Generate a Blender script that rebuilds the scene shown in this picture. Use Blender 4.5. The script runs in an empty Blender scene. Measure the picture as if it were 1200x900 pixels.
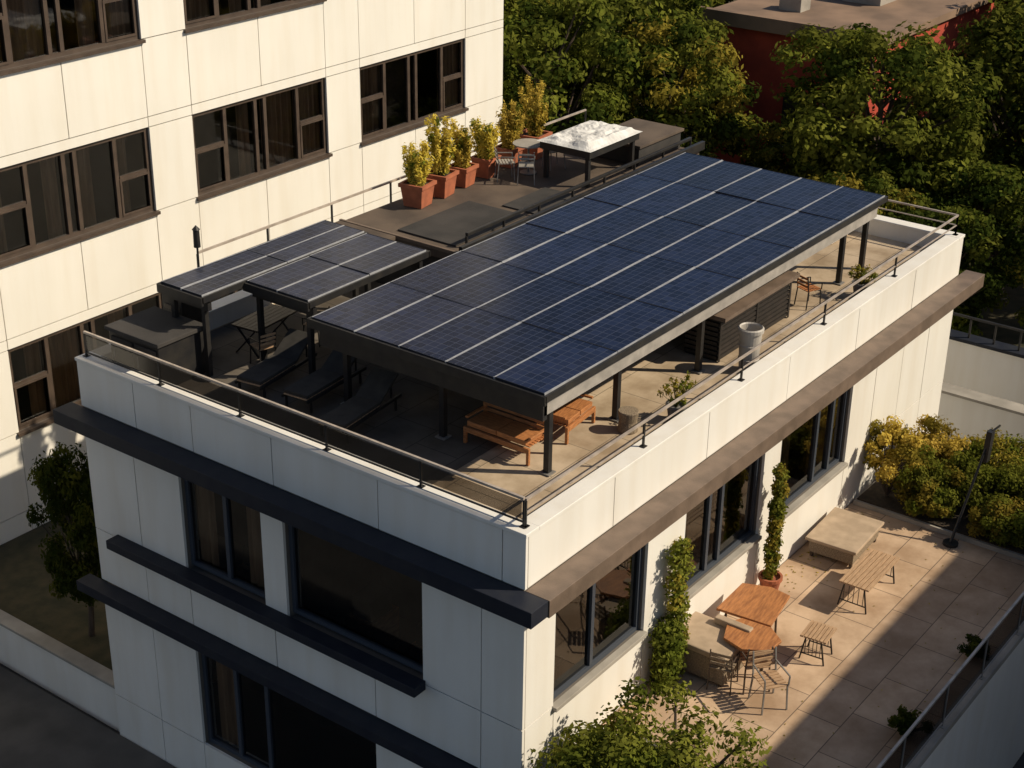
import bpy, math, random
import numpy as np
from mathutils import Vector, Matrix, Euler
from mathutils import noise as mn
random.seed(7)
D=bpy.data; SC=bpy.context.scene
def link(o): SC.collection.objects.link(o); return o
# ------------------------------------------------------------------ materials
def mat(name,col,rough=.7,col2=None,scale=2.,detail=5.,bump=0.,bscale=20.,metal=0.,spec=.5,stretch=None,lo=.35,hi=.65,streak=0.):
    m=D.materials.new(name); m.use_nodes=True; nt=m.node_tree; b=nt.nodes['Principled BSDF']
    b.inputs['Roughness'].default_value=rough; b.inputs['Metallic'].default_value=metal
    b.inputs['Specular IOR Level'].default_value=spec
    b.inputs['Base Color'].default_value=(*col,1)
    tc=nt.nodes.new('ShaderNodeTexCoord'); mp=nt.nodes.new('ShaderNodeMapping'); nt.links.new(tc.outputs['Object'],mp.inputs[0])
    if stretch: mp.inputs['Scale'].default_value=stretch
    if col2:
        n=nt.nodes.new('ShaderNodeTexNoise'); n.inputs['Scale'].default_value=scale; n.inputs['Detail'].default_value=detail
        r=nt.nodes.new('ShaderNodeValToRGB'); r.color_ramp.elements[0].position=lo; r.color_ramp.elements[1].position=hi
        r.color_ramp.elements[0].color=(*col2,1); r.color_ramp.elements[1].color=(*col,1)
        nt.links.new(mp.outputs[0],n.inputs['Vector']); nt.links.new(n.outputs['Fac'],r.inputs[0]); out=r.outputs[0]
        if streak:
            mp2=nt.nodes.new('ShaderNodeMapping'); mp2.inputs['Scale'].default_value=(3,3,.3); nt.links.new(tc.outputs['Object'],mp2.inputs[0])
            n3=nt.nodes.new('ShaderNodeTexNoise'); n3.inputs['Scale'].default_value=1.0; n3.inputs['Detail'].default_value=4; nt.links.new(mp2.outputs[0],n3.inputs['Vector'])
            r3=nt.nodes.new('ShaderNodeValToRGB'); r3.color_ramp.elements[0].position=.30; r3.color_ramp.elements[1].position=.56
            k=1-streak; r3.color_ramp.elements[0].color=(k,k*.98,k*.95,1); r3.color_ramp.elements[1].color=(1,1,1,1); nt.links.new(n3.outputs['Fac'],r3.inputs[0])
            mx=nt.nodes.new('ShaderNodeMix'); mx.data_type='RGBA'; mx.blend_type='MULTIPLY'; mx.inputs[0].default_value=1; nt.links.new(out,mx.inputs[6]); nt.links.new(r3.outputs[0],mx.inputs[7]); out=mx.outputs[2]
        nt.links.new(out,b.inputs['Base Color'])
    if bump:
        n2=nt.nodes.new('ShaderNodeTexNoise'); n2.inputs['Scale'].default_value=bscale; n2.inputs['Detail'].default_value=6
        bp=nt.nodes.new('ShaderNodeBump'); bp.inputs['Strength'].default_value=bump; bp.inputs['Distance'].default_value=.02
        nt.links.new(mp.outputs[0],n2.inputs['Vector']); nt.links.new(n2.outputs['Fac'],bp.inputs['Height']); nt.links.new(bp.outputs[0],b.inputs['Normal'])
    return m
M={}
M['white']=mat('white_panel',(.82,.80,.76),.55,(.75,.73,.69),.8,6,.06,40,stretch=(1,1,.6),streak=.05)
M['white2']=mat('cream_panel',(.82,.795,.74),.6,(.77,.745,.69),.6,6,.06,40,stretch=(1,1,.6),streak=.045)
M['backing']=mat('panel_backing',(.13,.115,.10),.9)
M['brown']=mat('brown_fascia',(.18,.13,.098),.55,(.12,.087,.065),3,6,.1,30)
M['navy']=mat('dark_ledge',(.012,.015,.026),.6,(.02,.023,.032),4,spec=.25)
M['black']=mat('black_metal',(.018,.018,.02),.4,(.03,.028,.026),5,spec=.3)
M['frame']=mat('window_frame_brown',(.085,.06,.045),.45,(.06,.042,.032),4)
M['slat']=mat('dark_slats',(.028,.022,.019),.6,(.018,.015,.013),6)
M['framew']=mat('window_frame_dark',(.05,.06,.08),.4)
M['alu']=mat('aluminium',(.42,.43,.46),.4,(.3,.31,.34),6,metal=.2)
M['steel']=mat('grey_steel',(.25,.235,.22),.5,(.17,.16,.15),4)
M['beam']=mat('painted_beam',(.40,.37,.34),.5,(.28,.26,.24),4)
M['rail']=mat('rail_metal',(.55,.47,.40),.4,(.38,.32,.27),6,metal=.2)
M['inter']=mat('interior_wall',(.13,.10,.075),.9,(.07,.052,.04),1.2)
M['floorin']=mat('interior_floor',(.12,.085,.06),.6)
M['curtain']=mat('curtain',(.50,.36,.25),.95,(.30,.21,.145),3,stretch=(3,3,.3))
M['wood']=mat('warm_wood',(.50,.21,.075),.5,(.30,.12,.045),6,6,.1,40,stretch=(1,6,6))
M['wood2']=mat('pale_wood',(.52,.34,.20),.6,(.36,.23,.135),6,6,.1,40,stretch=(1,7,7))
M['wicker']=mat('wicker',(.30,.235,.165),.8,(.16,.12,.08),45,3,.5,70)
M['cushion']=mat('cushion_tan',(.46,.35,.25),.9,(.35,.265,.185),4,5,.1,20)
M['darkcush']=mat('cushion_dark',(.05,.046,.042),.9,(.03,.028,.026),4)
M['terra']=mat('terracotta',(.42,.13,.06),.8,(.29,.09,.045),5,6,.1,30)
M['soil']=mat('soil',(.05,.035,.022),1,(.025,.018,.012),12)
M['felt']=mat('brown_roof_felt',(.12,.088,.065),.9,(.065,.048,.037),1.3,9,.15,30)
M['felt2']=mat('dark_roof_felt',(.05,.045,.042),.9,(.028,.026,.025),1.6,8,.15,30)
M['redwall']=mat('red_wall',(.46,.065,.035),.8,(.32,.045,.027),1.5,8,.15,20)
M['roofbrown']=mat('tar_roof',(.26,.17,.115),.9,(.15,.10,.07),.7,8)
M['conc']=mat('concrete',(.38,.35,.31),.85,(.26,.24,.21),1.6,9,.15,25)
M['bin']=mat('bin_grey',(.45,.42,.38),.5,(.36,.33,.3),5)
M['cover']=mat('white_cover',(.75,.74,.72),.7,(.6,.59,.57),4)
M['bark']=mat('bark',(.10,.07,.05),.95,(.05,.035,.025),9,6,.4,20,stretch=(1,1,.2))
M['grass']=mat('dry_garden',(.075,.06,.03),1,(.035,.035,.016),2.5,9,.4,12)
M['asphalt']=mat('asphalt',(.05,.048,.047),.9,(.033,.032,.032),1.2,9,.2,60)
M['pavem']=mat('pavement_slabs',(.095,.09,.085),.9,(.06,.057,.055),1.2,9,.2,60)
def leafmat(name,c1,c2,tr=.35):
    m=D.materials.new(name); m.use_nodes=True; nt=m.node_tree; nt.nodes.clear()
    o=nt.nodes.new('ShaderNodeOutputMaterial'); mx=nt.nodes.new('ShaderNodeMixShader'); mx.inputs[0].default_value=tr
    b=nt.nodes.new('ShaderNodeBsdfDiffuse')
    t=nt.nodes.new('ShaderNodeBsdfTranslucent')
    tc=nt.nodes.new('ShaderNodeTexCoord'); n=nt.nodes.new('ShaderNodeTexNoise'); n.inputs['Scale'].default_value=1.7; n.inputs['Detail'].default_value=2
    r=nt.nodes.new('ShaderNodeValToRGB'); r.color_ramp.elements[0].position=.35; r.color_ramp.elements[1].position=.65
    r.color_ramp.elements[0].color=(*c1,1); r.color_ramp.elements[1].color=(*c2,1)
    oi=nt.nodes.new('ShaderNodeObjectInfo'); hs=nt.nodes.new('ShaderNodeHueSaturation')
    mr=nt.nodes.new('ShaderNodeMapRange'); mr.inputs[3].default_value=.75; mr.inputs[4].default_value=1.25
    mh=nt.nodes.new('ShaderNodeMapRange'); mh.inputs[3].default_value=.492; mh.inputs[4].default_value=.512
    L=nt.links
    L.new(oi.outputs['Random'],mr.inputs[0]); L.new(oi.outputs['Random'],mh.inputs[0]); L.new(mr.outputs[0],hs.inputs['Value']); L.new(mh.outputs[0],hs.inputs['Hue'])
    L.new(tc.outputs['Object'],n.inputs['Vector']); L.new(n.outputs['Fac'],r.inputs[0]); L.new(r.outputs[0],hs.inputs['Color'])
    L.new(hs.outputs[0],b.inputs['Color']); L.new(hs.outputs[0],t.inputs['Color'])
    L.new(b.outputs[0],mx.inputs[1]); L.new(t.outputs[0],mx.inputs[2]); L.new(mx.outputs[0],o.inputs[0])
    return m
M['leafd']=leafmat('leaf_dark',(.030,.046,.008),(.058,.073,.013))
M['leafm']=leafmat('leaf_mid',(.080,.098,.014),(.135,.138,.024))
M['leafy']=leafmat('leaf_yellow',(.20,.165,.026),(.31,.235,.04))
M['leafg']=leafmat('leaf_gold',(.50,.37,.06),(.66,.49,.10))
M['leafgr']=leafmat('leaf_green',(.13,.15,.02),(.22,.22,.038))
def glassmat():
    m=D.materials.new('window_glass'); m.use_nodes=True; nt=m.node_tree; nt.nodes.clear()
    o=nt.nodes.new('ShaderNodeOutputMaterial'); mx=nt.nodes.new('ShaderNodeMixShader'); fr=nt.nodes.new('ShaderNodeFresnel'); fr.inputs[0].default_value=1.75
    t=nt.nodes.new('ShaderNodeBsdfTransparent'); t.inputs[0].default_value=(.70,.66,.61,1); g=nt.nodes.new('ShaderNodeBsdfGlossy'); g.inputs['Roughness'].default_value=.03
    nt.links.new(fr.outputs[0],mx.inputs[0]); nt.links.new(t.outputs[0],mx.inputs[1]); nt.links.new(g.outputs[0],mx.inputs[2]); nt.links.new(mx.outputs[0],o.inputs[0]); return m
M['glass']=glassmat()
def railglass():
    m=D.materials.new('tinted_rail_glass'); m.use_nodes=True; nt=m.node_tree; nt.nodes.clear()
    o=nt.nodes.new('ShaderNodeOutputMaterial'); mx=nt.nodes.new('ShaderNodeMixShader'); mx.inputs[0].default_value=.08
    t=nt.nodes.new('ShaderNodeBsdfTransparent'); t.inputs[0].default_value=(.5,.49,.48,1); g=nt.nodes.new('ShaderNodeBsdfGlossy'); g.inputs['Roughness'].default_value=.1
    nt.links.new(t.outputs[0],mx.inputs[1]); nt.links.new(g.outputs[0],mx.inputs[2]); nt.links.new(mx.outputs[0],o.inputs[0]); return m
M['rglass']=railglass()
def solarmat():
    m=D.materials.new('solar_cells'); m.use_nodes=True; nt=m.node_tree; b=nt.nodes['Principled BSDF']; L=nt.links
    tc=nt.nodes.new('ShaderNodeTexCoord'); sp=nt.nodes.new('ShaderNodeSeparateXYZ'); L.new(tc.outputs['Object'],sp.inputs[0])
    def mth(op,a,bv=None,c=None):
        n=nt.nodes.new('ShaderNodeMath'); n.operation=op
        for i,v in enumerate((a,bv,c)):
            if v is None: continue
            if hasattr(v,'links'): L.new(v,n.inputs[i])
            else: n.inputs[i].default_value=v
        return n.outputs[0]
    def line(out,per,w):
        f=mth('FRACT',mth('DIVIDE',out,per)); d=mth('ABSOLUTE',mth('SUBTRACT',f,.5)); return mth('GREATER_THAN',d,.5-w/per/2)
    gx=line(sp.outputs[0],.1545,.009); gy=line(sp.outputs[1],.1405,.009)
    g=mth('MAXIMUM',gx,gy)
    oi=nt.nodes.new('ShaderNodeObjectInfo')
    n=nt.nodes.new('ShaderNodeTexWhiteNoise'); n.noise_dimensions='3D'
    cx=mth('FLOOR',mth('DIVIDE',sp.outputs[0],.1545)); cy=mth('FLOOR',mth('DIVIDE',sp.outputs[1],.1405)); cb=nt.nodes.new('ShaderNodeCombineXYZ')
    L.new(cx,cb.inputs[0]); L.new(cy,cb.inputs[1]); L.new(oi.outputs['Random'],cb.inputs[2]); L.new(cb.outputs[0],n.inputs[0])
    r=nt.nodes.new('ShaderNodeMix'); r.data_type='RGBA'; r.inputs[6].default_value=(.006,.010,.028,1); r.inputs[7].default_value=(.013,.020,.052,1); L.new(n.outputs['Value'],r.inputs[0])
    hv=nt.nodes.new('ShaderNodeHueSaturation'); mr=nt.nodes.new('ShaderNodeMapRange'); mr.inputs[3].default_value=.75; mr.inputs[4].default_value=1.3; L.new(oi.outputs['Random'],mr.inputs[0]); L.new(mr.outputs[0],hv.inputs['Value']); L.new(r.outputs[2],hv.inputs['Color'])
    r2=nt.nodes.new('ShaderNodeMix'); r2.data_type='RGBA'; L.new(g,r2.inputs[0]); L.new(hv.outputs[0],r2.inputs[6]); r2.inputs[7].default_value=(.05,.06,.095,1)
    dn=nt.nodes.new('ShaderNodeTexNoise'); dn.inputs['Scale'].default_value=.6; dn.inputs['Detail'].default_value=7; L.new(tc.outputs['Object'],dn.inputs['Vector'])
    dr=nt.nodes.new('ShaderNodeMapRange'); dr.inputs[1].default_value=.45; dr.inputs[2].default_value=.8; dr.inputs[3].default_value=0; dr.inputs[4].default_value=.05; L.new(dn.outputs['Fac'],dr.inputs[0])
    r3=nt.nodes.new('ShaderNodeMix'); r3.data_type='RGBA'; L.new(dr.outputs[0],r3.inputs[0]); L.new(r2.outputs[2],r3.inputs[6]); r3.inputs[7].default_value=(.16,.14,.12,1)
    L.new(r3.outputs[2],b.inputs['Base Color']); b.inputs['Roughness'].default_value=.24; b.inputs['Specular IOR Level'].default_value=.14
    return m
M['solar']=solarmat()
def paving(name,c1,c2,mort,bw,rh,rot=0.,stain=(.5,.45,.38),ms=.009):
    m=D.materials.new(name); m.use_nodes=True; nt=m.node_tree; b=nt.nodes['Principled BSDF']; L=nt.links
    tc=nt.nodes.new('ShaderNodeTexCoord'); mp=nt.nodes.new('ShaderNodeMapping'); mp.inputs['Rotation'].default_value[2]=rot; L.new(tc.outputs['Object'],mp.inputs[0])
    br=nt.nodes.new('ShaderNodeTexBrick'); br.inputs['Scale'].default_value=1; br.inputs['Brick Width'].default_value=bw; br.inputs['Row Height'].default_value=rh
    br.inputs['Mortar Size'].default_value=ms; br.inputs['Mortar Smooth'].default_value=.3; br.offset=.37; br.inputs['Color1'].default_value=(*c1,1); br.inputs['Color2'].default_value=(*c2,1); br.inputs['Mortar'].default_value=(*mort,1)
    L.new(mp.outputs[0],br.inputs['Vector'])
    n=nt.nodes.new('ShaderNodeTexNoise'); n.inputs['Scale'].default_value=1.1; n.inputs['Detail'].default_value=9; n.inputs['Roughness'].default_value=.62; L.new(mp.outputs[0],n.inputs['Vector'])
    r=nt.nodes.new('ShaderNodeValToRGB'); r.color_ramp.elements[0].position=.36; r.color_ramp.elements[0].color=(*stain,1); r.color_ramp.elements[1].position=.62; r.color_ramp.elements[1].color=(1,1,1,1); L.new(n.outputs['Fac'],r.inputs[0])
    mx=nt.nodes.new('ShaderNodeMix'); mx.data_type='RGBA'; mx.blend_type='MULTIPLY'; mx.inputs[0].default_value=.85; L.new(br.outputs['Color'],mx.inputs[6]); L.new(r.outputs[0],mx.inputs[7]); L.new(mx.outputs[2],b.inputs['Base Color'])
    b.inputs['Roughness'].default_value=.85
    bp=nt.nodes.new('ShaderNodeBump'); bp.inputs['Strength'].default_value=.3; bp.inputs['Distance'].default_value=.01; L.new(n.outputs['Fac'],bp.inputs['Height']); L.new(bp.outputs[0],b.inputs['Normal'])
    return m
M['pave']=paving('terrace_paving',(.62,.45,.31),(.48,.345,.24),(.17,.125,.09),1.15,.72,stain=(.58,.52,.45))
M['roofpave']=paving('roof_paving',(.54,.43,.31),(.46,.365,.265),(.22,.18,.13),1.0,1.0)
M['roofshade']=paving('roof_paving_shaded',(.14,.12,.10),(.11,.095,.08),(.05,.042,.037),.8,.8)  # roof paving with the shade under the arrays put into its colour
# ------------------------------------------------------------------ mesh builder
class MB:
    def __init__(s): s.v=[]; s.f=[]; s.m=[]; s.mats=[]
    def mi(s,k):
        if k not in s.mats: s.mats.append(k)
        return s.mats.index(k)
    def add(s,vs,fs,k):
        o=len(s.v); s.v.extend([tuple(x) for x in vs]); i=s.mi(k)
        for f in fs: s.f.append(tuple(a+o for a in f)); s.m.append(i)
    def box(s,x0,x1,y0,y1,z0,z1,k):
        s.add([(x0,y0,z0),(x1,y0,z0),(x1,y1,z0),(x0,y1,z0),(x0,y0,z1),(x1,y0,z1),(x1,y1,z1),(x0,y1,z1)],
              [(3,2,1,0),(4,5,6,7),(0,1,5,4),(1,2,6,5),(2,3,7,6),(3,0,4,7)],k)
    def beam(s,p,q,w,h,k):
        p=Vector(p);q=Vector(q);d=(q-p).normalized(); up=Vector((0,0,1))
        if abs(d.z)>.95: up=Vector((0,1,0))
        a=d.cross(up).normalized()*w/2; b=a.cross(d).normalized()*h/2
        vs=[p-a-b,p+a-b,p+a+b,p-a+b,q-a-b,q+a-b,q+a+b,q-a+b]
        s.add(vs,[(0,1,2,3),(7,6,5,4),(0,4,5,1),(1,5,6,2),(2,6,7,3),(3,7,4,0)],k)
    def cyl(s,p,q,r0,r1,k,n=10,cap=True):
        p=Vector(p);q=Vector(q);d=(q-p).normalized(); up=Vector((0,0,1)) if abs(d.z)<.95 else Vector((1,0,0))
        a=d.cross(up).normalized(); b=a.cross(d)
        vs=[];
        for i in range(n):
            t=2*math.pi*i/n; w=a*math.cos(t)+b*math.sin(t); vs.append(p+w*r0); vs.append(q+w*r1)
        fs=[(2*i,2*i+1,(2*i+3)%(2*n),(2*i+2)%(2*n)) for i in range(n)]
        if cap: fs.append(tuple(2*i for i in range(n))); fs.append(tuple(2*i+1 for i in range(n))[::-1])
        s.add(vs,fs,k)
    def lathe(s,prof,k,n=20,c=(0,0)):
        vs=[]
        for r,z in prof:
            for i in range(n): t=2*math.pi*i/n; vs.append((c[0]+r*math.cos(t),c[1]+r*math.sin(t),z))
        fs=[]
        for j in range(len(prof)-1):
            for i in range(n): fs.append((j*n+i,j*n+(i+1)%n,(j+1)*n+(i+1)%n,(j+1)*n+i))
        s.add(vs,fs,k)
    def quads(s,Q,k):
        o=len(s.v); s.v.extend(map(tuple,Q.reshape(-1,3).tolist())); n=len(Q); i=s.mi(k)
        s.f.extend([(o+4*j,o+4*j+1,o+4*j+2,o+4*j+3) for j in range(n)]); s.m.extend([i]*n)
    def mesh(s,name,smooth=False):
        me=D.meshes.new(name); me.from_pydata(s.v,[],s.f)
        for k in s.mats: me.materials.append(M[k])
        me.polygons.foreach_set('material_index',s.m)
        if smooth: me.polygons.foreach_set('use_smooth',[True]*len(s.f))
        me.update(); return me
    def obj(s,name,parent=None,loc=(0,0,0),rz=0,smooth=False,bevel=0,sc=1.):
        o=D.objects.new(name,s.mesh(name,smooth)); link(o); o.location=loc; o.rotation_euler=(0,0,rz); o.scale=(sc,sc,sc)
        if parent: o.parent=parent
        if bevel:
            b=o.modifiers.new('bev','BEVEL'); b.width=bevel; b.segments=2; b.limit_method='ANGLE'
        return o
def E(name,loc=(0,0,0)):
    o=D.objects.new(name,None); link(o); o.location=loc; o.empty_display_size=.3; return o
def leafq(rg,C,R,n,size,shell=.55,up=.35,asp=.55,out=1.):
    d=rg.normal(size=(n,3)); d/=np.linalg.norm(d,axis=1)[:,None]
    rad=(shell+(1-shell)*rg.random(n))[:,None]
    P=np.array(C)+d*np.array(R)*rad
    nn=d*out+rg.normal(size=(n,3))*.6+np.array([0,0,up]); nn/=np.linalg.norm(nn,axis=1)[:,None]
    t=np.cross(nn,rg.normal(size=(n,3))); t/=np.linalg.norm(t,axis=1)[:,None]; b=np.cross(nn,t)
    sz=(size*(.6+.8*rg.random(n)))[:,None]
    return np.stack([P-t*sz,P-b*sz*asp,P+t*sz,P+b*sz*asp],1)
# ------------------------------------------------------------------ buildings helpers
def fb(mb,ax,pl,u0,u1,d0,d1,v0,v1,k):
    if ax=='x': mb.box(u0,u1,pl+d0,pl+d1,v0,v1,k)
    else: mb.box(pl+d0,pl+d1,u0,u1,v0,v1,k)
def facade(mb,ax,pl,bands,holes,k='white',gap=.018,t=.05,back=.25,clip=-99):
    for v0,v1,us in bands:
        for a,b in zip(us[:-1],us[1:]):
            cu=(a+b)/2; cv=(v0+v1)/2
            if any(h[0]<cu<h[1] and h[2]<cv<h[3] for h in holes): continue
            off=random.uniform(0,.005)
            fb(mb,ax,pl,a+(gap/2 if a>0 else 0),b-gap/2,off,t,v0+gap/2,v1-gap/2,k)
            if b>clip+.01: fb(mb,ax,pl,max(a,clip),b,t,t+back,v0,v1,'backing')
def window(mb,gl,ax,pl,u0,u1,v0,v1,mull,trans={},fk='frame',cur=None,fw=.065,dp=.10,cd=.26):
    F=lambda a,b,d0,d1,c,d,k: fb(mb,ax,pl,a,b,d0,d1,c,d,k)
    F(u0,u1,dp-.03,dp+.06,v0,v0+fw,fk); F(u0,u1,dp-.03,dp+.06,v1-fw,v1,fk)
    F(u0,u0+fw,dp-.03,dp+.06,v0+fw,v1-fw,fk); F(u1-fw,u1,dp-.03,dp+.06,v0+fw,v1-fw,fk)
    us=[u0]+[u0+(u1-u0)*m for m in mull]+[u1]
    for u in us[1:-1]: F(u-fw*.55,u+fw*.55,dp-.035,dp+.065,v0+fw,v1-fw,fk)
    for i,fr in trans.items():
        z=v0+(v1-v0)*fr; F(us[i]+fw,us[i+1]-fw*.55,dp-.02,dp+.05,z-.03,z+.03,fk)
        a,b=us[i]+fw*.6,us[i+1]-fw*.6
        F(a,a+.05,dp-.05,dp-.021,v0+fw,z-.031,fk); F(b-.05,b,dp-.05,dp-.021,v0+fw,z-.031,fk); F(a+.05,b-.05,dp-.05,dp-.021,z-.08,z-.031,fk); F(a+.05,b-.05,dp-.05,dp-.021,v0+fw,v0+fw+.05,fk)
    for a,b in zip(us[:-1],us[1:]):
        e=random.uniform(-.006,.006); e2=random.uniform(-.004,.004); d=dp+.015
        if ax=='x': q=[(a,pl+d-e,v0+fw),(b,pl+d+e,v0+fw),(b,pl+d+e+e2,v1-fw),(a,pl+d-e+e2,v1-fw)]
        else: q=[(pl+d+e,b,v0+fw),(pl+d-e,a,v0+fw),(pl+d-e+e2,a,v1-fw),(pl+d+e+e2,b,v1-fw)]
        gl.add(q,[(0,1,2,3)],'glass')
    if cur:
        for (a,b) in cur:
            A=u0+(u1-u0)*a; B=u0+(u1-u0)*b; n=max(6,int((B-A)/.05)); pts=[]
            for j in range(n+1):
                u=A+(B-A)*j/n; d=cd+.035*math.sin(j*1.9)+.012*math.sin(j*.7)
                for z in (v0+.02,v1-.02): pts.append((u,pl+d,z) if ax=='x' else (pl+d,u,z))
            mb.add(pts,[(2*j,2*j+2,2*j+3,2*j+1) for j in range(n)],'curtain')
# ------------------------------------------------------------------ main building
R=6.6; FL=7.2; Lx=14.58; Ly=8.93; PT=7.56
B=E('white_office_building')
w=MB(); g=MB()
lb=[(6.7,7.5,[0,.38,2.55,4.6,6.3,7.6,Ly]),(4.42,6.45,[0,.72,1.78,4.45,4.93,6.7,7.75,Ly]),(3.4,4.42,[0,.72,2.7,4.75,6.65,7.72,Ly]),(1.0,3.2,[0,.72,2.73,6.65,7.7,Ly]),(0,1.0,[0,.72,2.73,4.7,6.65,7.7,Ly])]
lh=[(1.78,4.45,4.42,6.45),(4.93,6.7,4.42,6.45),(2.73,6.65,1.0,3.2)]
facade(w,'y',0,lb,lh,clip=.31)
window(w,g,'y',0,1.78,4.45,4.5,6.45,[],fk='framew',fw=.07,dp=.14)
window(w,g,'y',0,4.93,6.7,4.5,6.45,[.5],fk='framew',fw=.07,dp=.14,cur=[(.04,.3),(.72,.96)])
window(w,g,'y',0,2.73,6.65,1.0,3.2,[.62,.8],fk='framew',fw=.07,dp=.14,cur=[(.82,.97)])
rb=[(6.7,7.5,[.062,2.1,4.7,7.3,9.9,12.3,Lx]),(6.25,6.45,[.062,3.1,6.7,10.0,12.2,Lx]),(4.4,6.25,[.062,.75,3.1,4.2,6.7,7.3,10.0,11.0,12.2,13.4,Lx]),
    (3.3,4.4,[.062,.75,3.1,4.2,6.7,7.3,10.0,11.0,12.2,13.4,Lx]),(0,3.3,[.062,1.5,3.1,6,9,11.0,12.2,13.4,Lx])]
rh=[(.75,3.1,4.4,6.25),(4.2,6.7,4.4,6.25),(7.3,10.0,4.4,6.25)]
facade(w,'x',0,rb,rh)
window(w,g,'x',0,.75,3.1,4.4,6.25,[.45],fk='framew',fw=.07,dp=.12,cur=[(.02,.14),(.47,.6)])
window(w,g,'x',0,4.2,6.7,4.4,6.25,[.36,.52],fk='framew',fw=.07,dp=.12,cur=[(.04,.2),(.54,.7)])
window(w,g,'x',0,7.3,10.0,4.4,6.25,[.58,.8],fk='framew',fw=.07,dp=.12,cur=[(.02,.3),(.6,.98)])
w.obj('facade_panels',B); 
s=MB()
for a,b in ((.75,3.1),(4.2,6.7),(7.3,10.0)): s.box(a-.03,b+.03,-.07,.06,4.33,4.398,'conc')
s.box(-.38,-.002,-.38,Ly+.25,6.45,6.698,'navy'); s.box(-.0,Lx+.38,-.4,-.002,6.43,6.70,'brown')
s.box(-.26,-.002,1.72,8.35,4.34,4.498,'navy'); s.box(-.30,-.002,.0,Ly+.3,3.21,3.398,'navy')
s.box(.051,.26,.051,Ly-.26,7.2,7.5,'white'); s.box(.26,Lx-.26,.051,.26,7.2,7.5,'white')
s.box(Lx-.26,Lx,.051,Ly,7.2,7.5,'white'); s.box(.051,Lx-.26,Ly-.26,Ly,7.2,7.5,'white')
s.box(-.015,.275,-.015,Ly+.015,7.502,7.56,'white'); s.box(.275,Lx-.275,-.015,.275,7.502,7.558,'white'); s.box(Lx-.275,Lx+.015,-.015,Ly+.015,7.502,7.56,'white'); s.box(.275,Lx-.275,Ly-.275,Ly+.015,7.502,7.558,'white')
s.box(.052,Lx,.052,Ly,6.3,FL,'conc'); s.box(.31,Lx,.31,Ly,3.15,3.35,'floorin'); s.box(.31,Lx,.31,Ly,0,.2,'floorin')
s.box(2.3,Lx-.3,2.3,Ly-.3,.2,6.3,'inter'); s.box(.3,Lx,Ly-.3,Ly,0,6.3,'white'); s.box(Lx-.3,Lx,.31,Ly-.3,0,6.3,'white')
s.box(13.3,14.2,2.2,2.35,FL+.01,7.75,'white'); s.box(13.3,13.45,2.35,5.4,FL+.01,7.75,'white')
s.obj('structure',B,bevel=.008)
f=MB(); f.add([(.26,.26,FL+.004),(Lx-.26,.26,FL+.004),(Lx-.26,Ly-.26,FL+.004),(.26,Ly-.26,FL+.004)],[(0,1,2,3)],'roofpave'); f.obj('roof_floor',B)
f=MB(); f.add([(.45,2.2,FL+.008),(7,2.2,FL+.008),(7,Ly-.3,FL+.008),(.45,Ly-.3,FL+.008)],[(0,1,2,3)],'roofshade'); f.obj('roof_floor_shade',B)  # darker floor sheet painting the shade beneath the arrays
g.obj('window_glass',B)
it=MB()
for x in (3.6,7.0,10.6): it.box(x,x+.12,.5,2.28,3.36,6.28,'inter')
for y in (4.6,): it.box(.5,2.28,y,y+.12,3.36,6.28,'inter')
for (x,y) in ((1.6,1.1),(5.2,1.2),(8.6,1.2)):
    it.box(x-.5,x+.5,y-.35,y+.35,4.08,4.12,'wood'); 
    for dx in(-.42,.42):
        for dy in(-.28,.28): it.box(x+dx-.02,x+dx+.02,y+dy-.02,y+dy+.02,3.36,4.08,'black')
for (y) in (2.3,3.6,6.0): it.box(.9,1.6,y,y+.5,3.36,4.15,'wood'); it.box(1.0,1.5,y+.05,y+.45,4.15,4.5,'black')
it.obj('interior',B)
dk=MB()
DX0,DX1,DY0,DY1,DZ=6.1,14.1,5.95,8.6,8.25
dk.box(DX0,DX1,DY0,DY1,FL+.01,8.1,'felt2'); dk.box(DX0-.12,DX1+.05,DY0-.12,DY1+.1,8.1,8.24,'felt'); 
dk.box(DX0-.12,DX0-.06,DY0-.12,DY1+.1,8.24,8.30,'brown')
dk.box(5.2,5.95,7.3,8.65,8.22,8.30,'felt')
dk.box(6.3,8.4,6.2,7.55,8.245,8.275,'felt2'); dk.box(8.6,10.0,6.15,6.9,8.245,8.27,'felt2')
dk.box(DX0-.2,DX1+.1,DY0-.22,DY0-.14,8.28,8.46,'black'); dk.box(DX0+.3,DX1,DY0+.05,DY0+.11,8.46,8.52,'black')
x=DX0+.3
while x<DX1: dk.box(x-.02,x+.02,DY0+.06,DY0+.10,8.24,8.46,'black'); x+=1.1
dk.box(DX0-.9,DX1,5.40,5.62,8.0,8.05,'wood2'); 
x=DX0-.6
while x<DX1: dk.box(x,x+.14,5.34,5.80,8.06,8.14,'beam'); x+=.8
dk.box(12.4,DX1-.05,6.25,7.4,8.25,8.62,'felt2'); dk.box(12.35,DX1,6.2,7.45,8.62,8.68,'felt')
dk.obj('raised_deck',B,bevel=.006)
pv=MB(); Z0=FL+.01
pv.box(4.9,12.0,2.75,2.83,Z0,8.3,'black'); pv.box(4.9,12.0,5.2,5.28,Z0,8.3,'felt2'); pv.box(4.9,4.98,2.83,5.2,Z0,8.3,'felt2'); pv.box(11.92,12.0,2.83,5.2,Z0,8.3,'felt2')
for x in (5.0,6.1,7.4,8.5,9.6,10.7,11.8): pv.box(x-.03,x+.03,2.70,2.75,Z0,8.3,'beam')
pv.box(5.2,5.9,2.69,2.70,Z0+.05,8.1,'curtain')
pv.obj('pavilion',B)
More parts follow.
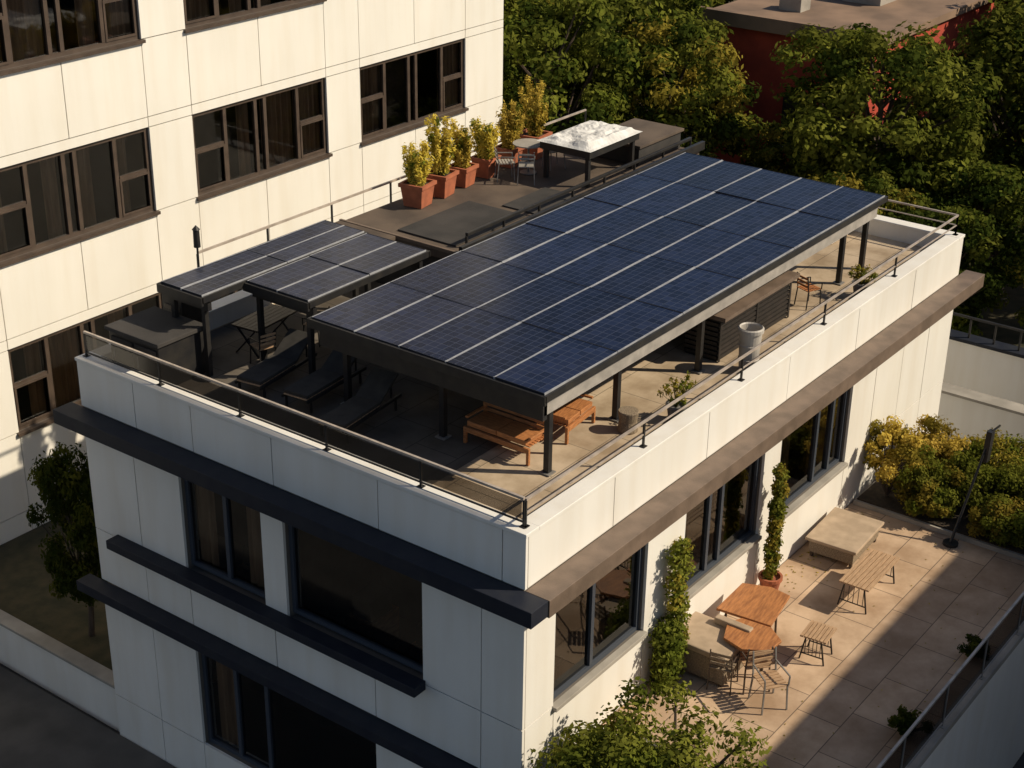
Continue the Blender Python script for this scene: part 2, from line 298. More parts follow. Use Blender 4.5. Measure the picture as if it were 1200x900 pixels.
def railing(name,pts,z0,z1,glass=True,step=1.75,k='black',rk='rail',rw=.04):
    e=MB()
    for (x0,y0),(x1,y1) in zip(pts[:-1],pts[1:]):
        L=math.hypot(x1-x0,y1-y0); n=max(1,round(L/step))
        for i in range(n+1):
            x=x0+(x1-x0)*i/n; y=y0+(y1-y0)*i/n; e.beam((x,y,z0),(x,y,z1-.02),.03,.03,k); e.box(x-.045,x+.045,y-.045,y+.045,z0,z0+.012,k)
        e.beam((x0,y0,z1),(x1,y1,z1),rw,rw*.9,rk)
        if glass:
            e.beam((x0,y0,z0+.07),(x1,y1,z0+.07),.022,.022,k)
            gx,gy=(x1-x0)/L*.04,(y1-y0)/L*.04
            e.beam((x0+gx,y0+gy,(z0+z1)/2+.03),(x1-gx,y1-gy,(z0+z1)/2+.03),.008,z1-z0-.16,'rglass')
        else: e.beam((x0,y0,(z0+z1)/2),(x1,y1,(z0+z1)/2),.02,.02,rk)
    return e.obj(name)
railing('roof_railing',[(.14,Ly-.1),(.14,.14)],PT,PT+.42)
railing('roof_railing',[(.16,.13),(Lx-.14,.13),(Lx-.14,5.6)],PT,PT+.40,glass=False,step=2.6,rw=.035)
# ------------------------------------------------------------------ solar arrays
def solar(name,x0,x1,y0,y1,z,nx,ny):
    P=E(name,(0,0,0)); pw=(x1-x0)/nx; ph=(y1-y0)/ny
    me=MB(); gp=.008
    a=pw/2-gp;b=ph/2-gp
    me.box(-a,a,-b,b,-.035,-.004,'black')
    me.add([(-a+.006,-b+.008,0),(a-.006,-b+.008,0),(a-.006,b-.008,0),(-a+.006,b-.008,0)],[(0,1,2,3)],'solar')
    me.box(-a,a,-b-.003,-b+.010,-.03,.005,'alu'); me.box(-a,a,b-.010,b+.003,-.03,.005,'alu')
    me.box(-a-.003,-a+.006,-b+.012,b-.012,-.03,.004,'navy'); me.box(a-.006,a+.003,-b+.012,b-.012,-.03,.004,'navy')
    ms=me.mesh('solar_panel')
    for i in range(nx):
        for j in range(ny):
            o=D.objects.new('solar_panel',ms); link(o); o.parent=P
            o.location=(x0+pw*(i+.5),y0+ph*(j+.5),z+random.uniform(-.003,.003)); o.rotation_euler=(random.uniform(-.010,.010),random.uniform(-.008,.008),0)
    s=MB()
    for j in range(1,ny):
        y=y0+ph*j; q=.014 if j%2 else .005; s.box(x0,x1,y-q,y+q,z-.06,z-.008,'alu')
    s.box(x0-.03,x1+.03,y0-.04,y0-.004,z-.12,z-.015,'black'); s.box(x0-.03,x1+.03,y1+.004,y1+.04,z-.12,z-.015,'black')
    s.box(x0-.05,x0-.006,y0-.04,y1+.04,z-.16,z-.02,'black'); s.box(x1+.006,x1+.05,y0-.04,y1+.04,z-.12,z-.02,'black')
    return P,s
P,s=solar('solar_panel_array',1.65,12.63,.92,5.29,8.67,6,5)
s.box(1.75,12.5,.99,1.07,8.27,8.47,'beam'); s.box(1.75,12.5,4.8,4.92,8.30,8.47,'steel'); s.box(1.75,12.5,3.0,3.1,8.32,8.47,'black')
s.box(1.72,1.82,.99,5.2,8.20,8.46,'black'); 
x=2.6
while x<12.6: s.box(x-.03,x+.03,.97,5.25,8.472,8.58,'steel'); x+=1.1
for (x,y) in ((2.05,1.12),(4.1,1.3),(6.4,1.2),(11.45,1.15),(12.42,1.15),(1.95,4.86),(4.3,4.86),(12.3,4.86),(2.0,3.0)):
    s.box(x-.045,x+.045,y-.045,y+.045,FL+.01,8.3,'black'); s.box(x-.09,x+.09,y-.09,y+.09,FL+.01,FL+.03,'steel')
s.obj('support_frame',P)
for args in ((1.2,5.02,7.20,8.15,8.67,2,2),(2.12,5.02,5.80,7.15,8.65,2,2)):
    P,s=solar('solar_panel_array',*args)
    x0,x1,y0,y1,z=args[:5]
    for xx in (x0+.15,x1-.15):
        s.box(xx-.04,xx+.04,y0,y1,z-.3,z-.17,'black')
        for yy in (y0+.12,y1-.12): s.box(xx-.04,xx+.04,yy-.04,yy+.04,FL+.01,z-.3,'black')
    s.obj('support_frame',P)
# ------------------------------------------------------------------ roof objects
def planter_box(loc,seed,h=.9,big=1.):
    rg=np.random.default_rng(seed); P=MB(); a=.26*big; b=.21*big; H=.44*big
    P.add([(-b,-b,0),(b,-b,0),(b,b,0),(-b,b,0),(-a,-a,H),(a,-a,H),(a,a,H),(-a,a,H)],[(3,2,1,0),(0,1,5,4),(1,2,6,5),(2,3,7,6),(3,0,4,7)],'terra')
    for q in ((-a-.03,a+.03,-a-.03,-a+.02),(-a-.03,a+.03,a-.02,a+.03),(-a-.03,-a+.02,-a+.02,a-.02),(a-.02,a+.03,-a+.02,a-.02)): P.box(*q,H-.02,H+.05,'terra')
    P.box(-a+.02,a-.02,-a+.02,a-.02,H-.05,H,'soil')
    for i in range(38):
        t=rg.random()*6.28; r0=.12*rg.random(); r1=.08+.22*rg.random(); hh=H+h*(.4+.6*rg.random())
        p0=Vector((r0*math.cos(t),r0*math.sin(t),H)); p1=Vector((r1*math.cos(t),r1*math.sin(t),hh)); P.cyl(p0,p1,.008,.003,'leafm',4,False)
        for j in range(6):
            c=p0.lerp(p1,.15+.17*j); P.quads(leafq(rg,c,(.08,.08,.12),22,.04,shell=.1,up=.5,asp=.35),'leafg' if rg.random()<.85 else 'leafgr')
    return P.obj('terracotta_planter',loc=loc,rz=rg.random()*.2)
for i,(x,y,h,b) in enumerate(((7.65,8.2,.8,.92),(8.4,8.25,1.1,.92),(9.15,8.3,.8,.8),(9.9,8.3,.75,.8),(10.75,8.35,.95,.8),(11.6,8.35,1.1,1.0))):
    planter_box((x,y,DZ),i,h,b)
def bush(name,loc,rad,h,seed,ks,n=3500,size=.05,clumps=22,stem=True):
    rg=np.random.default_rng(seed); b=MB()
    for i in range(clumps):
        t=rg.random()*6.28; r=rad*math.sqrt(rg.random())*.85; z=h*(.2+.7*rg.random()*(1-.4*r/rad)); c=(r*math.cos(t),r*math.sin(t),z); R_=rad*(.22+.2*rg.random())
        if stem: b.cyl((0,0,0),c,.018,.006,'bark',5,False)
        k=ks[int(rg.random()*len(ks))]
        b.quads(leafq(rg,c,(R_,R_,R_*.85),n//clumps,size,shell=.35),k)
    return b.obj(name,loc=loc)
def pot_plant(loc,seed,h=.5):
    rg=np.random.default_rng(seed); p=MB()
    p.lathe([(.0,0),(.11,0),(.15,.24),(.17,.24),(.17,.28),(.14,.28),(.13,.22),(0,.22)],'steel')
    for i in range(30):
        t=rg.random()*6.28; r=.08+.2*rg.random(); z=.25+h*(.3+.7*rg.random()); c=Vector((r*math.cos(t),r*math.sin(t),z)); p.cyl((0,0,.22),c,.006,.003,'leafm',4,False)
        p.quads(leafq(rg,c,(.07,.07,.07),18,.035,shell=.1,asp=.35),'leafy' if i%3 else 'leafgr')
    return p.obj('potted_plant',loc=loc)
pot_plant((4.65,.56,FL+.01),4,.45); pot_plant((11.1,.55,FL+.01),5,.3)
p=MB(); p.lathe([(0,0),(.15,0),(.19,.70),(.215,.70),(.215,.76),(.19,.78),(.17,.76),(.165,.3),(0,.28)],'bin',24)
for z in (.2,.45): p.lathe([(.155+z*.045,z),(.168+z*.045,z+.01),(.168+z*.045,z+.03),(.155+z*.05,z+.04)],'bin',24)
p.obj('trash_bin',loc=(6.95,.58,FL+.01),smooth=False)
p=MB(); X0,X1,Y0,Y1=6.9,9.4,1.12,1.8
p.box(X0+.03,X1-.03,Y0+.03,Y1-.03,FL+.01,7.98,'black')
z=FL+.05
while z<7.9:
    p.box(X0+.02,X1-.02,Y0,Y0+.028,z,z+.055,'slat'); p.box(X0,X0+.028,Y0+.03,Y1-.03,z,z+.055,'slat'); z+=.085
for x in (X0,X0+(X1-X0)/2,X1-.06): p.box(x,x+.06,Y0-.012,Y0-.001,FL+.01,7.98,'slat')
p.box(X0-.06,X1+.06,Y0-.12,Y1+.05,7.98,8.05,'brown'); p.obj('slatted_shed')
def sofa(name,loc,rz,L=1.3,wk='wood',ck='wood',back=True,sc=1.):
    p=MB()
    for x in(-L/2,L/2-.06):
        for y in(-.33,.27): p.box(x,x+.06,y,y+.06,0,.34 if y<0 else .72,wk)
    p.box(-L/2+.06,L/2-.06,-.33,-.27,.24,.34,wk); p.box(-L/2+.06,L/2-.06,.27,.33,.24,.34,wk)
    for i in range(6): y=-.26+i*.088; p.box(-L/2+.03,L/2-.03,y,y+.07,.34,.365,wk)
    if back:
        for z in(.45,.56,.67): p.box(-L/2+.06,L/2-.06,.285,.315,z,z+.07,wk)
    if ck:
        n=2
        for i in range(n): a=-L/2+.07+i*(L-.14)/n; p.box(a,a+(L-.14)/n-.02,-.3,.24,.37,.47,ck)
    for x in(-L/2,L/2-.06): p.box(x,x+.06,-.27,.27,.5,.54,wk)
    return p.obj(name,loc=loc,rz=rz,bevel=.008,sc=sc)
sofa('wooden_sofa',(2.3,2.05,FL+.01),math.pi/2*3,1.5,ck='wood',sc=.8); sofa('wooden_sofa',(3.35,1.7,FL+.01),0.1,1.1,ck='wood',sc=.8)
p=MB(); p.lathe([(0,0),(.19,0),(.2,.02),(.17,.21),(.2,.40),(.19,.42),(0,.42)],'wicker',20); p.obj('wicker_stool',loc=(3.9,.95,FL+.01),sc=.8)
def chair(name,loc,rz,fk='black',sk='wood2',sc=1.):
    p=MB(); s=.21
    for x in(-s,s):
        p.beam((x,-s,0),(x*.92,-s*.9,.45),.022,.022,fk); p.beam((x,s*1.1,0),(x*.92,s*.9,.45),.022,.022,fk); p.beam((x*.92,s*.9,.45),(x*.9,s*1.2,.85),.022,.022,fk)
        p.beam((x,-s,.62),(x*.92,s*1.05,.64),.02,.02,fk); p.beam((x*.95,-s,.45),(x,-s,.62),.02,.02,fk)
    for i in range(6): y=-s+i*.075; p.box(-s*.95,s*.95,y,y+.055,.45,.468,sk)
    for z in(.58,.68,.78): p.beam((-s*.9,s*1.1+ (z-.6)*.12,z),(s*.9,s*1.1+(z-.6)*.12,z),.016,.05,sk)
    return p.obj(name,loc=loc,rz=rz,sc=sc)
chair('wooden_chair',(10.1,1.1,FL+.01),1.2,sk='wood',sc=.75)
def lounger(loc,rz,ck='darkcush'):
    p=MB()
    for y in(-.3,.26): p.box(-.9,.9,y,y+.04,.22,.28,'black')
    for x in(-.8,.7):
        for y in(-.3,.26): p.box(x,x+.04,y,y+.04,0,.22,'black')
    for i in range(10): p.box(-.88+i*.115,-.88+i*.115+.09,-.26,.26,.28,.30,'wood2')
    p.beam((.25,0,.33),(.85,0,.68),.54,.05,ck); p.box(-.86,.24,-.27,.27,.305,.37,ck)
    p.beam((.7,-.2,.25),(.7,-.2,.58),.03,.03,'black'); p.beam((.7,.2,.25),(.7,.2,.58),.03,.03,'black')
    return p.obj('sun_lounger',loc=loc,rz=rz,bevel=.006,sc=.85)
lounger((1.9,6.35,FL+.01),.15); lounger((2.0,5.4,FL+.01),.1); lounger((1.6,4.3,FL+.01),.12)
def table(name,loc,rz,L=1.2,W=.7,H=.72,wk='wood2',fk='black',sc=1.):
    p=MB(); n=6
    for i in range(n): y=-W/2+i*W/n; p.box(-L/2,L/2,y,y+W/n-.012,H-.03,H,wk)
    p.box(-L/2+.04,L/2-.04,-W/2+.04,W/2-.04,H-.07,H-.031,fk)
    for x in(-L/2+.08,L/2-.08):
        p.beam((x,-W/2+.05,0),(x,W/2-.12,H-.06),.035,.035,fk); p.beam((x,W/2-.05,0),(x,-W/2+.12,H-.06),.034,.034,fk)
    return p.obj(name,loc=loc,rz=rz,sc=sc)
table('picnic_table',(2.75,7.45,FL+.01),.1,1.5,.8,.75,'frame',sc=.7)
chair('wooden_chair',(2.2,6.95,FL+.01),2.9,sc=.75); chair('wooden_chair',(3.4,6.9,FL+.01),3.3,sc=.75)
p=MB(); p.box(.45,1.4,7.45,8.6,FL+.01,7.98,'black'); p.box(.4,1.45,7.4,8.65,7.981,8.05,'felt2'); 
for y in(7.5,8.05): p.box(.43,.449,y,y+.5,FL+.06,7.9,'felt2'); p.box(.41,.43,y+.42,y+.44,7.5,7.7,'alu')
p.obj('storage_cabinet',bevel=.01)
p=MB(); p.box(1.6,2.1,8.15,8.62,FL+.01,8.3,'black'); p.box(1.55,2.15,8.1,8.64,8.301,8.36,'felt2')
for z in (7.4,7.6,7.8,8.0): p.box(1.585,1.599,8.2,8.57,z,z+.08,'frame')
p.obj('ventilation_unit',bevel=.01)
p=MB(); p.cyl((0,0,0),(0,0,1.15),.02,.018,'black',8); p.cyl((0,0,1.15),(0,0,1.45),.06,.055,'black',12); p.lathe([(0.02,1.45),(.07,1.46),(.0,1.54)],'black',12); p.obj('vent_pole',loc=(2.6,8.8,PT))
p=MB(); p.cyl((0,0,0),(0,0,.02),.2,.2,'steel',18); p.cyl((0,0,.02),(0,0,.7),.025,.025,'steel',8); p.cyl((0,0,.7),(0,0,.73),.38,.38,'conc',24); p.obj('bistro_table',loc=(10.6,7.75,DZ),sc=.85)
chair('bistro_chair',(10.05,7.4,DZ),2.2,'steel','conc',.8); chair('bistro_chair',(11.2,7.55,DZ),-2.0,'steel','conc',.8); chair('bistro_chair',(9.95,7.85,DZ),.8,'steel','conc',.8)
p=MB()
for x in(10.6,12.2):
    for y in(6.3,7.3): p.box(x-.04,x+.04,y-.04,y+.04,DZ,8.9,'black')
p.box(10.5,12.3,6.2,7.4,8.85,9.0,'black')
nx,ny=30,20; vs=[]
for i in range(nx+1):
    for j in range(ny+1):
        x=10.45+1.9*i/nx; y=6.15+1.3*j/ny; e=min(i,nx-i,3)/3*min(j,ny-j,3)/3
        z=9.01+e*(.04+.14*abs(mn.noise(Vector((x*1.6,y*3.6,1.3))))+.05*abs(mn.noise(Vector((x*7,y*6,4)))))
        vs.append((x,y,z))
p.add(vs,[(i*(ny+1)+j,(i+1)*(ny+1)+j,(i+1)*(ny+1)+j+1,i*(ny+1)+j+1) for i in range(nx) for j in range(ny)],'cover')
p.obj('covered_canopy')
railing('deck_railing',[(2.6,Ly-.12),(14.2,Ly-.12)],PT,8.6,glass=False,step=1.6)
# ------------------------------------------------------------------ rear apartment building
A=E('apartment_building'); w=MB(); g=MB(); YB=15.0
rows=[(3.12,4.97),(6.82,8.67),(10.52,12.37),(14.2,16.0)]
G=[(-3.2,1.6),(2.9,7.0),(8.22,12.43),(13.62,17.72)]
us_w=[-6,-3.2,1.6,2.9,7.0,8.22,12.43,13.62,17.72,19.37]
us_b=[-6,-3.2,-.8,1.6,2.9,4.95,7.0,8.22,10.32,12.43,13.62,15.67,17.72,19.37]
bands=[(0,1.3,us_b),(1.3,3.12,us_b)]
holes=[]
for i,(a,b) in enumerate(rows):
    bands.append((a,b,us_w)); nxt=rows[i+1][0] if i<3 else 17
    bands.append((b,b+.22,us_w)) ; bands.append((b+.22,nxt,us_b))
    for gi,(u0,u1) in enumerate(G):
        holes.append((u0,u1,a,b))
        cur=[]
        for (c0,c1) in ((.01,.225),(.245,.45),(.535,.77),(.79,.99)):
            rr=random.random()
            if rr<.35: cur.append((c0,c1))
            elif rr<.6: cur.append((c0,c0+(c1-c0)*.5))
            elif rr<.85: cur.append((c1-(c1-c0)*.45,c1))
        window(w,g,'x',YB,u0,u1,a,b,[.235,.46,.53,.78],{0:.55,4:.5},cur=cur,fw=.085,dp=.10)
        w.box(u0-.06,u1+.06,YB-.07,YB+.05,a-.07,a-.002,'frame')
facade(w,'x',YB,bands,holes,'white2',gap=.022)
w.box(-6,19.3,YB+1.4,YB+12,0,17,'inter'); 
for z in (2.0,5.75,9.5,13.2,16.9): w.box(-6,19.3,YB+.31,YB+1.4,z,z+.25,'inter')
w.box(19.05,19.36,YB+.31,YB+12,0,17,'white2'); w.box(-6,19.4,YB-.05,YB+12,17.01,17.3,'conc')
w.obj('walls',A); g.obj('window_glass',A)
# ------------------------------------------------------------------ ground
gm=MB(); gm.add([(-300,-300,0),(400,-300,0),(400,400,0),(-300,400,0)],[(0,1,2,3)],'asphalt'); gm.obj('ground')
gm=MB(); gm.box(15.5,300,-100,300,.004,.10,'grass'); gm.obj('park_ground')
gm=MB(); gm.box(.35,19,9.1,14.98,.01,.82,'grass'); gm.obj('garden')
gm=MB(); gm.box(.12,.34,9.0,16,.0,1.0,'white'); gm.box(.08,.38,8.98,16,1.0,1.06,'conc'); gm.obj('garden_wall',bevel=.01)
gm=MB(); gm.box(-3.0,-2.86,-30,40,.004,.13,'pavem'); gm.box(-2.86,-.02,-30,40,.004,.12,'pavem'); gm.obj('pavement')
T=E('terrace'); t=MB(); TX0,TX1,TY=1.9,14.2,-4.2
t.box(TX0,TX1,TY,-.06,0.02,3.3,'white'); t.box(TX0,TX1+.02,TY-.03,TY+.16,3.3,3.42,'conc'); t.box(TX0-.03,TX0+.12,TY+.16,-.42,3.3,3.42,'conc')
t.obj('base',T,bevel=.01)
f=MB(); f.add([(TX0+.12,TY+.16,3.304),(TX1,TY+.16,3.304),(TX1,-.0,3.304),(TX0+.12,0,3.304)],[(0,1,2,3)],'pave'); f.obj('terrace_paving',T)
railing('terrace_railing',[(TX0,TY+.06),(TX1,TY+.06)],3.42,4.2,step=1.6,k='steel')
t=MB(); t.box(10.5,14.1,-3.9,-.06,3.31,3.40,'conc'); t.box(10.56,14.0,-3.8,-.1,3.40,3.43,'soil'); t.obj('planting_bed')
TZ=3.305
rg=np.random.default_rng(77); lf=MB()
for k,n in (('leafy',260),('leafg',60)):
    P_=np.stack([rg.uniform(2.2,10.4,n),np.where(rg.random(n)<.75,-.1-np.abs(rg.normal(size=n))*.3,rg.uniform(-3.9,-.2,n)),np.full(n,TZ+.008)],1)
    an=rg.random(n)*6.28; t_=np.stack([np.cos(an),np.sin(an),rg.normal(size=n)*.12],1)*.022; b_=np.stack([-np.sin(an),np.cos(an),rg.normal(size=n)*.12],1)*.013
    lf.quads(np.stack([P_-t_,P_-b_,P_+t_,P_+b_],1),k)
lf.obj('fallen_leaves')
p=MB(); p.box(-.66,.66,-.48,.48,.34,.40,'cushion'); p.box(-.60,.60,-.42,.42,.10,.338,'wicker')
for x in(-.58,.52):
    for y in(-.40,.34): p.box(x,x+.06,y,y+.06,0,.12,'frame')
p.obj('wicker_daybed',loc=(8.92,-.62,TZ),rz=0.05,bevel=.012)
def slat_bench(name,loc,rz,L,W,H):
    p=MB(); n=7
    for i in range(n): y=-W/2+i*W/n; p.box(-L/2,L/2,y,y+W/n-.014,H-.03,H,'wood2')
    for x in(-L/2+.06,L/2-.06):
        p.beam((x,-W/2+.02,0),(x,-W/2+.1,H-.03),.022,.022,'black'); p.beam((x,W/2-.02,0),(x,W/2-.1,H-.03),.022,.022,'black'); p.beam((x,-W/2+.03,.12),(x,W/2-.03,.12),.016,.016,'black'); p.beam((x,-W/2+.08,H-.04),(x,W/2-.08,H-.04),.022,.022,'black')
        for q in range(5): p.beam((x,-W/2+.1+q*(W-.2)/4,.12),(x,-W/2+.1+q*(W-.2)/4,H-.03),.01,.01,'black')
    return p.obj(name,loc=loc,rz=rz)
slat_bench('slatted_bench',(7.8,-1.6,TZ),.02,1.3,.55,.5)
slat_bench('slatted_stool',(5.6,-1.75,TZ),.1,.5,.45,.48)
p=MB(); p.box(-.52,.52,-.42,.42,.07,.50,'wicker'); p.box(-.54,.54,-.44,.44,.502,.60,'cushion'); p.box(-.1,.54,.30,.44,.602,.72,'cushion')
for x in(-.46,.4):
    for y in(-.38,.34): p.box(x,x+.06,y,y+.05,0,.07,'frame')
p.obj('wicker_sofa',loc=(4.3,-.50,TZ),rz=math.pi*.5*3,bevel=.02)
p=MB(); H=.60
def slab(pts,z0,z1,k):
    n=len(pts); vs=[(x,y,z0) for x,y in pts]+[(x,y,z1) for x,y in pts]; p.add(vs,[tuple(range(n))[::-1],tuple(range(n,2*n))]+[(i,(i+1)%n,n+(i+1)%n,n+i) for i in range(n)],k)
slab([(-.1,-.42),(.75,-.36),(.82,-.05),(.7,.35),(-.1,.4)],H-.04,H,'wood')
slab([(-.13,-.44),(-.13,.0),(-.35,.12),(-.7,.02),(-.82,-.3),(-.65,-.62),(-.35,-.68)],H-.045,H-.005,'wood')
for x,y in((.6,-.25),(.6,.22),(0,-.3),(0,.3),(-.6,-.1),(-.5,-.5)): p.beam((x,y,0),(x*.95,y*.95,H-.04),.03,.03,'frame')
p.obj('wooden_table',loc=(5.05,-.72,TZ),rz=.1,bevel=.006,sc=1.15)
chair('wire_chair',(4.3,-1.3,TZ),2.4,'frame','wood2'); chair('wire_chair',(4.0,-.95,TZ),1.8,'frame','wicker',.9); chair('wire_chair',(4.0,-1.75,TZ),-.6,'steel','wood2')
def column_plant(name,loc,h,r,seed,pot=True,ks=('leafgr','leafy','leafm'),n=4200,size=.035,var=.5):
    rg=np.random.default_rng(seed); p=MB(); z0=0
    if pot:
        p.lathe([(0,0),(.13,0),(.19,.3),(.21,.3),(.21,.36),(.17,.36),(.16,.3),(0,.3)],'terra',20); z0=.3
    p.cyl((0,0,z0*.9),(0,0,h),.025,.01,'bark',6)
    N=26
    for i in range(N):
        z=z0+.12+(h-z0-.1)*i/N; rr=r*(1-var/2+var*rg.random())
        for q in range(2):
            c=((rg.random()-.5)*r*(.9+var),(rg.random()-.5)*r*.6,z+(rg.random()-.5)*.1); p.quads(leafq(rg,c,(rr,rr*.75,.14),n//(2*N),size,shell=.4,asp=.6),ks[int(rg.random()*len(ks))])
    return p.obj(name,loc=loc)
column_plant('potted_climbing_plant',(6.78,-.27,TZ),2.45,.15,11)
column_plant('climbing_vine',(3.75,-.2,TZ),2.45,.18,12,False,ks=('leafy','leafgr','leafgr'),n=3900,var=.9)
column_plant('climbing_vine',(3.45,-.25,TZ),1.1,.26,13,False,ks=('leafm','leafgr','leafm'))
for i,(x,y,r,h,ks) in enumerate(((11.0,-.5,.6,1.9,('leafg','leafy','leafg')),(11.4,-1.2,.75,1.1,('leafgr','leafgr','leafy')),(11.7,-2.0,.75,.95,('leafgr','leafm')),(10.8,-1.4,.45,.7,('leafgr','leafy')),
     (12.2,-2.9,.8,.9,('leafm','leafgr','leafgr')),(10.9,-2.7,.55,.7,('leafy','leafgr')),(12.6,-.7,.7,1.1,('leafg','leafy')),(11.0,-3.5,.6,.8,('leafm','leafgr')),(13.2,-1.8,.8,.9,('leafy','leafgr')))):
    bush('shrub',(x,y,3.43),r,h,40+i,ks,6500,.036,34)
bush('shrub',(4.7,-3.75,TZ),.35,.4,60,('leafd','leafm'),1500,.03,14); bush('shrub',(7.2,-3.8,TZ),.3,.3,61,('leafd','leafm'),1200,.03,14)
p=MB(); p.cyl((0,0,0),(0,0,.05),.14,.14,'black',14); p.cyl((0,0,.05),(.75,-.15,1.85),.03,.022,'black',8); p.beam((.75,-.15,1.45),(.77,-.16,2.05),.16,.10,'black'); p.cyl((.7,-.14,2.0),(.95,-.25,2.12),.02,.02,'black',6); p.obj('outdoor_lamp',loc=(10.25,-2.1,TZ))
# ------------------------------------------------------------------ walls right / red building
p=MB(); p.box(16.5,16.8,-6,9,0,3.2,'white'); p.box(16.44,16.86,-6,9,3.2,3.26,'conc'); p.obj('boundary_wall')
p=MB(); p.box(19.2,19.5,-6,9,0,3.3,'white'); p.box(19.14,19.56,-6,9,3.3,3.38,'navy'); p.box(19.3,19.36,-6,9,3.85,3.9,'black')
y=-6
while y<9: p.box(19.3,19.35,y,y+.04,3.38,3.86,'black'); y+=.6
p.obj('boundary_wall')
rbd=E('red_brick_building'); p=MB(); p.box(31.3,50,9.6,15.6,0,6.8,'redwall'); p.box(31.0,50.2,9.4,15.8,6.8,7.05,'roofbrown')
p.box(31.0,31.25,9.4,15.8,7.05,7.25,'roofbrown'); p.box(36,38.6,11.6,13,7.05,7.6,'conc'); p.box(35.9,38.7,11.5,13.1,7.6,7.7,'cover'); p.box(41,42.5,13,14.4,7.05,7.7,'roofbrown'); p.box(33.3,34,13.2,14,7.05,7.5,'conc')
for y in(11.4,): p.box(31.2,31.29,y,y+1.1,3.2,4.8,'black'); p.box(31.18,31.28,y-.1,y+1.2,3.08,3.18,'conc')
p.obj('walls',rbd)
nb=E('shade_caster_building')  # unseen building, added and sized to cast the terrace shadow
p=MB(); p.box(2.2,30,-22,-12,0,12.1,'white2'); p.box(2.1,30.1,-22.1,-11.9,12.1,12.3,'conc')
for fl in(1.0,4.2,7.4):
    for i in range(8): p.box(4+i*3.2,5.8+i*3.2,-11.99,-11.95,fl,fl+1.7,'frame'); p.box(4.08+i*3.2,5.72+i*3.2,-11.95,-11.93,fl+.08,fl+1.62,'navy')
p.obj('walls',nb)
# ------------------------------------------------------------------ trees
def tree_mesh(seed,H,Rc,ks,nleaf=17000,size=.12,zc=.62,fl=.95,clumps=85):
    rg=np.random.default_rng(seed); p=MB(); top=H*.8
    pts=[Vector((0,0,0))]; n=6
    for i in range(1,n+1): pts.append(Vector((rg.normal()*.1*i/2,rg.normal()*.1*i/2,top*i/n)))
    r0=H*.026
    for i in range(n): p.cyl(pts[i],pts[i+1],r0*(1-i/n*.85),r0*(1-(i+1)/n*.85),'bark',8,False)
    cz=H*zc; rz=(H-cz)
    lob=[(rg.normal(size=3)) for _ in range(6)]
    for l in lob: l/=np.linalg.norm(l)
    for c in range(clumps):
        d=rg.normal(size=3); d/=np.linalg.norm(d)
        bump=.72+.32*max(0,max(float(np.dot(d,l)) for l in lob))**3
        rr=bump*(.45+.55*rg.random()**.5)
        C=np.array([d[0]*Rc*rr,d[1]*Rc*rr,cz+d[2]*rz*rr*fl if d[2]>0 else cz+d[2]*rz*.85*rr])
        k=ks[int(rg.random()*len(ks))]; R_=Rc*(.13+.13*rg.random())
        if c%4==0:
            j=min(n,max(2,int((C[2]-rz*.4)/top*n))); p.cyl(pts[j],Vector(C),r0*.3,.015,'bark',5,False)
        p.quads(leafq(rg,C,(R_*1.15,R_*1.15,R_*.8),nleaf//clumps,size,shell=.35,up=.5),k)
    return p.mesh('tree')
K0=('leafd','leafm','leafm','leafgr','leafgr'); K1=('leafd','leafm','leafgr','leafy'); K2=('leafm','leafm','leafgr','leafd'); K3=('leafd','leafm','leafd'); K4=('leafm','leafy','leafgr','leafd')
TM=[tree_mesh(1,9.5,3.1,K0,26000,.092,clumps=130),tree_mesh(2,9,2.9,K1,22000,.095,clumps=120),tree_mesh(3,10,3.2,K2,22000,.1,clumps=120),
    tree_mesh(4,8.5,2.6,K3,18000,.1,clumps=100),tree_mesh(5,9,2.4,K4,18000,.095,zc=.55,clumps=100)]
TF=[tree_mesh(21,9.5,3.1,K0,9000,.16),tree_mesh(22,9,2.9,K1,9000,.16),tree_mesh(23,10,3.2,K2,9000,.16),tree_mesh(24,8.5,2.6,K3,8000,.15),tree_mesh(25,9,2.4,K4,8000,.15,zc=.55)]
def tree(x,y,s=1.,v=0,rz=None,name='tree'):
    o=D.objects.new(name,(TM if x<35 else TF)[v]); link(o); o.location=(x,y,.05); o.scale=(s,s,s*random.uniform(.94,1.06)); o.rotation_euler=(0,0,random.random()*6.28 if rz is None else rz); return o
tree(26.5,7.0,1.05,0)
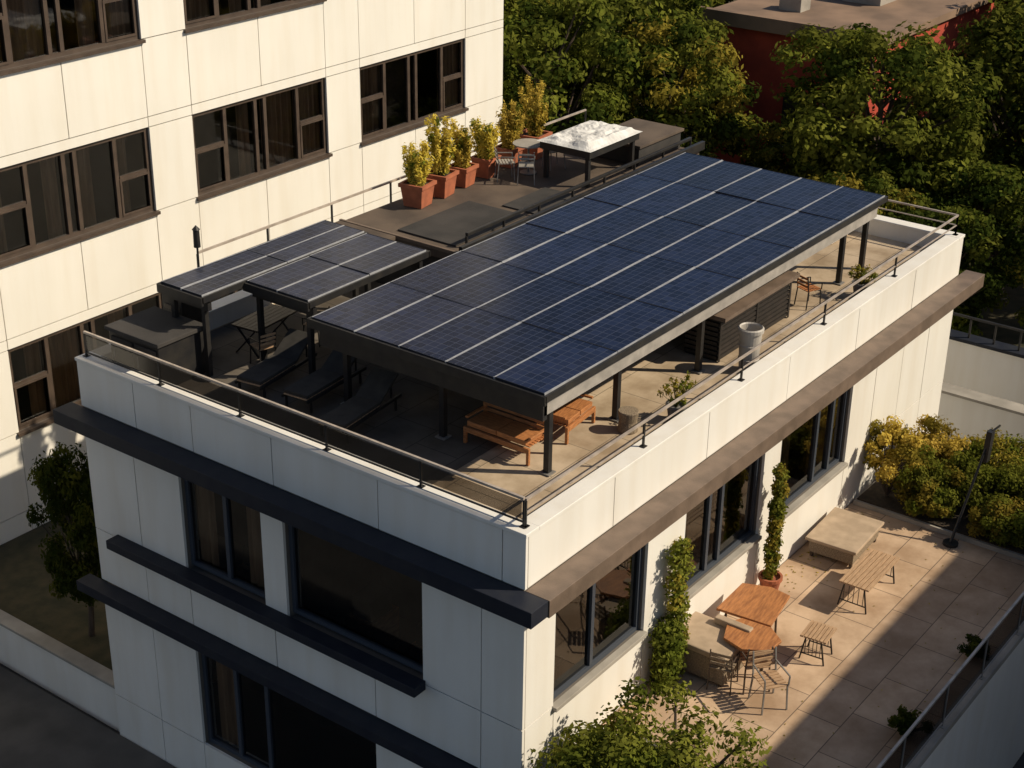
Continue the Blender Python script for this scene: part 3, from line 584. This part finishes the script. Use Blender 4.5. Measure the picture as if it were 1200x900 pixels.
for x,y,s,v in ((20.5,12.5,.72,4),(22.5,15.5,.9,2),(25.5,13.2,.95,1),(28,16.5,1.0,2),(24,19,1.0,0),(30,20.5,1.05,4),(27.5,23,1.05,1),(34,19.5,1.0,3),(33.5,25,1.1,2),(38.5,22,1.05,0),(39,29,1.1,1),
   (22.3,9.8,.68,3),(27.2,10.2,.6,1),(22.3,3.3,.72,3),(24.2,.3,.7,1),(30.5,4.4,.95,2),(34.5,5.6,.85,0),(29.6,1.0,.9,3),(36,2.8,1.05,4),(40,5.8,1.05,1),(43,6.6,1.0,2),(33.5,-2.0,1.,0),(27,-2.5,.9,3),
   (31.5,7.0,.82,3),(25.2,3.6,.8,3),(22.6,5.6,.66,1),(48,7.5,1.0,1),(23.5,12.4,.7,3),
   (46,18,1.05,0),(44,24,1.1,4),(50,30,1.1,2),(45,34,1.1,1),(52,22,1.1,3),(55,14,1.1,1),(50,6,1.1,2),(58,18,1.1,4),(60,28,1.1,0),(56,36,1.1,1),(66,22,1.1,2),(64,12,1.1,3),(70,30,1.1,0),(22.0,7.2,.55,4),(48,41,1.1,3),(36.5,34,1.1,0)):
    tree(x,y,s,v)
tree(12.9,-9.6,.88,0)  # out-of-view tree added only to shade the terrace
o=tree(1.1,10.9,.4,3); o.scale=(.34,.34,.63)
SM=tree_mesh(9,4.9,1.8,('leafgr','leafm','leafy','leafgr'),26000,.045,.66,.9,120)
o=D.objects.new('tree',SM); link(o); o.location=(.75,-1.75,0); o.rotation_euler=(0,0,1); o.scale=(1.05,1.05,1.07)
# ------------------------------------------------------------------ light, world, camera
el=math.radians(38)
az=Vector((.55,-.83,0)).normalized()
sd=Vector((az.x*math.cos(el),az.y*math.cos(el),math.sin(el)))
ld=D.lights.new('sun','SUN'); ld.energy=5.0; ld.angle=math.radians(.5); ld.color=(1,.865,.65); lo=D.objects.new('sun',ld); link(lo); lo.rotation_euler=(-sd).to_track_quat('-Z','Y').to_euler()
W=D.worlds.new('World'); SC.world=W; W.use_nodes=True; nt=W.node_tree; sk=nt.nodes.new('ShaderNodeTexSky'); sk.sky_type='NISHITA'; sk.sun_disc=False; sk.sun_elevation=el; sk.sun_rotation=math.atan2(az.x,az.y)
nt.links.new(sk.outputs[0],nt.nodes['Background'].inputs[0]); nt.nodes['Background'].inputs[1].default_value=.07
pit,yaw,roll=.4420,.6355,.0146
fw=Vector((math.cos(pit)*math.cos(yaw),math.cos(pit)*math.sin(yaw),-math.sin(pit))); rt=Vector((math.sin(yaw),-math.cos(yaw),0)); up=rt.cross(fw)
r2=rt*math.cos(roll)+up*math.sin(roll); u2=-rt*math.sin(roll)+up*math.cos(roll)
cd=D.cameras.new('camera'); co=D.objects.new('camera',cd); link(co); cd.sensor_width=36; cd.lens=36*1832.8/1200; cd.clip_end=2000; cd.clip_start=.5
mt=Matrix(((r2.x,u2.x,-fw.x,-14.1455),(r2.y,u2.y,-fw.y,-10.172),(r2.z,u2.z,-fw.z,17.951),(0,0,0,1))); co.matrix_world=mt
SC.camera=co
SC.view_settings.view_transform='Standard'; SC.view_settings.look='None'; SC.view_settings.exposure=0
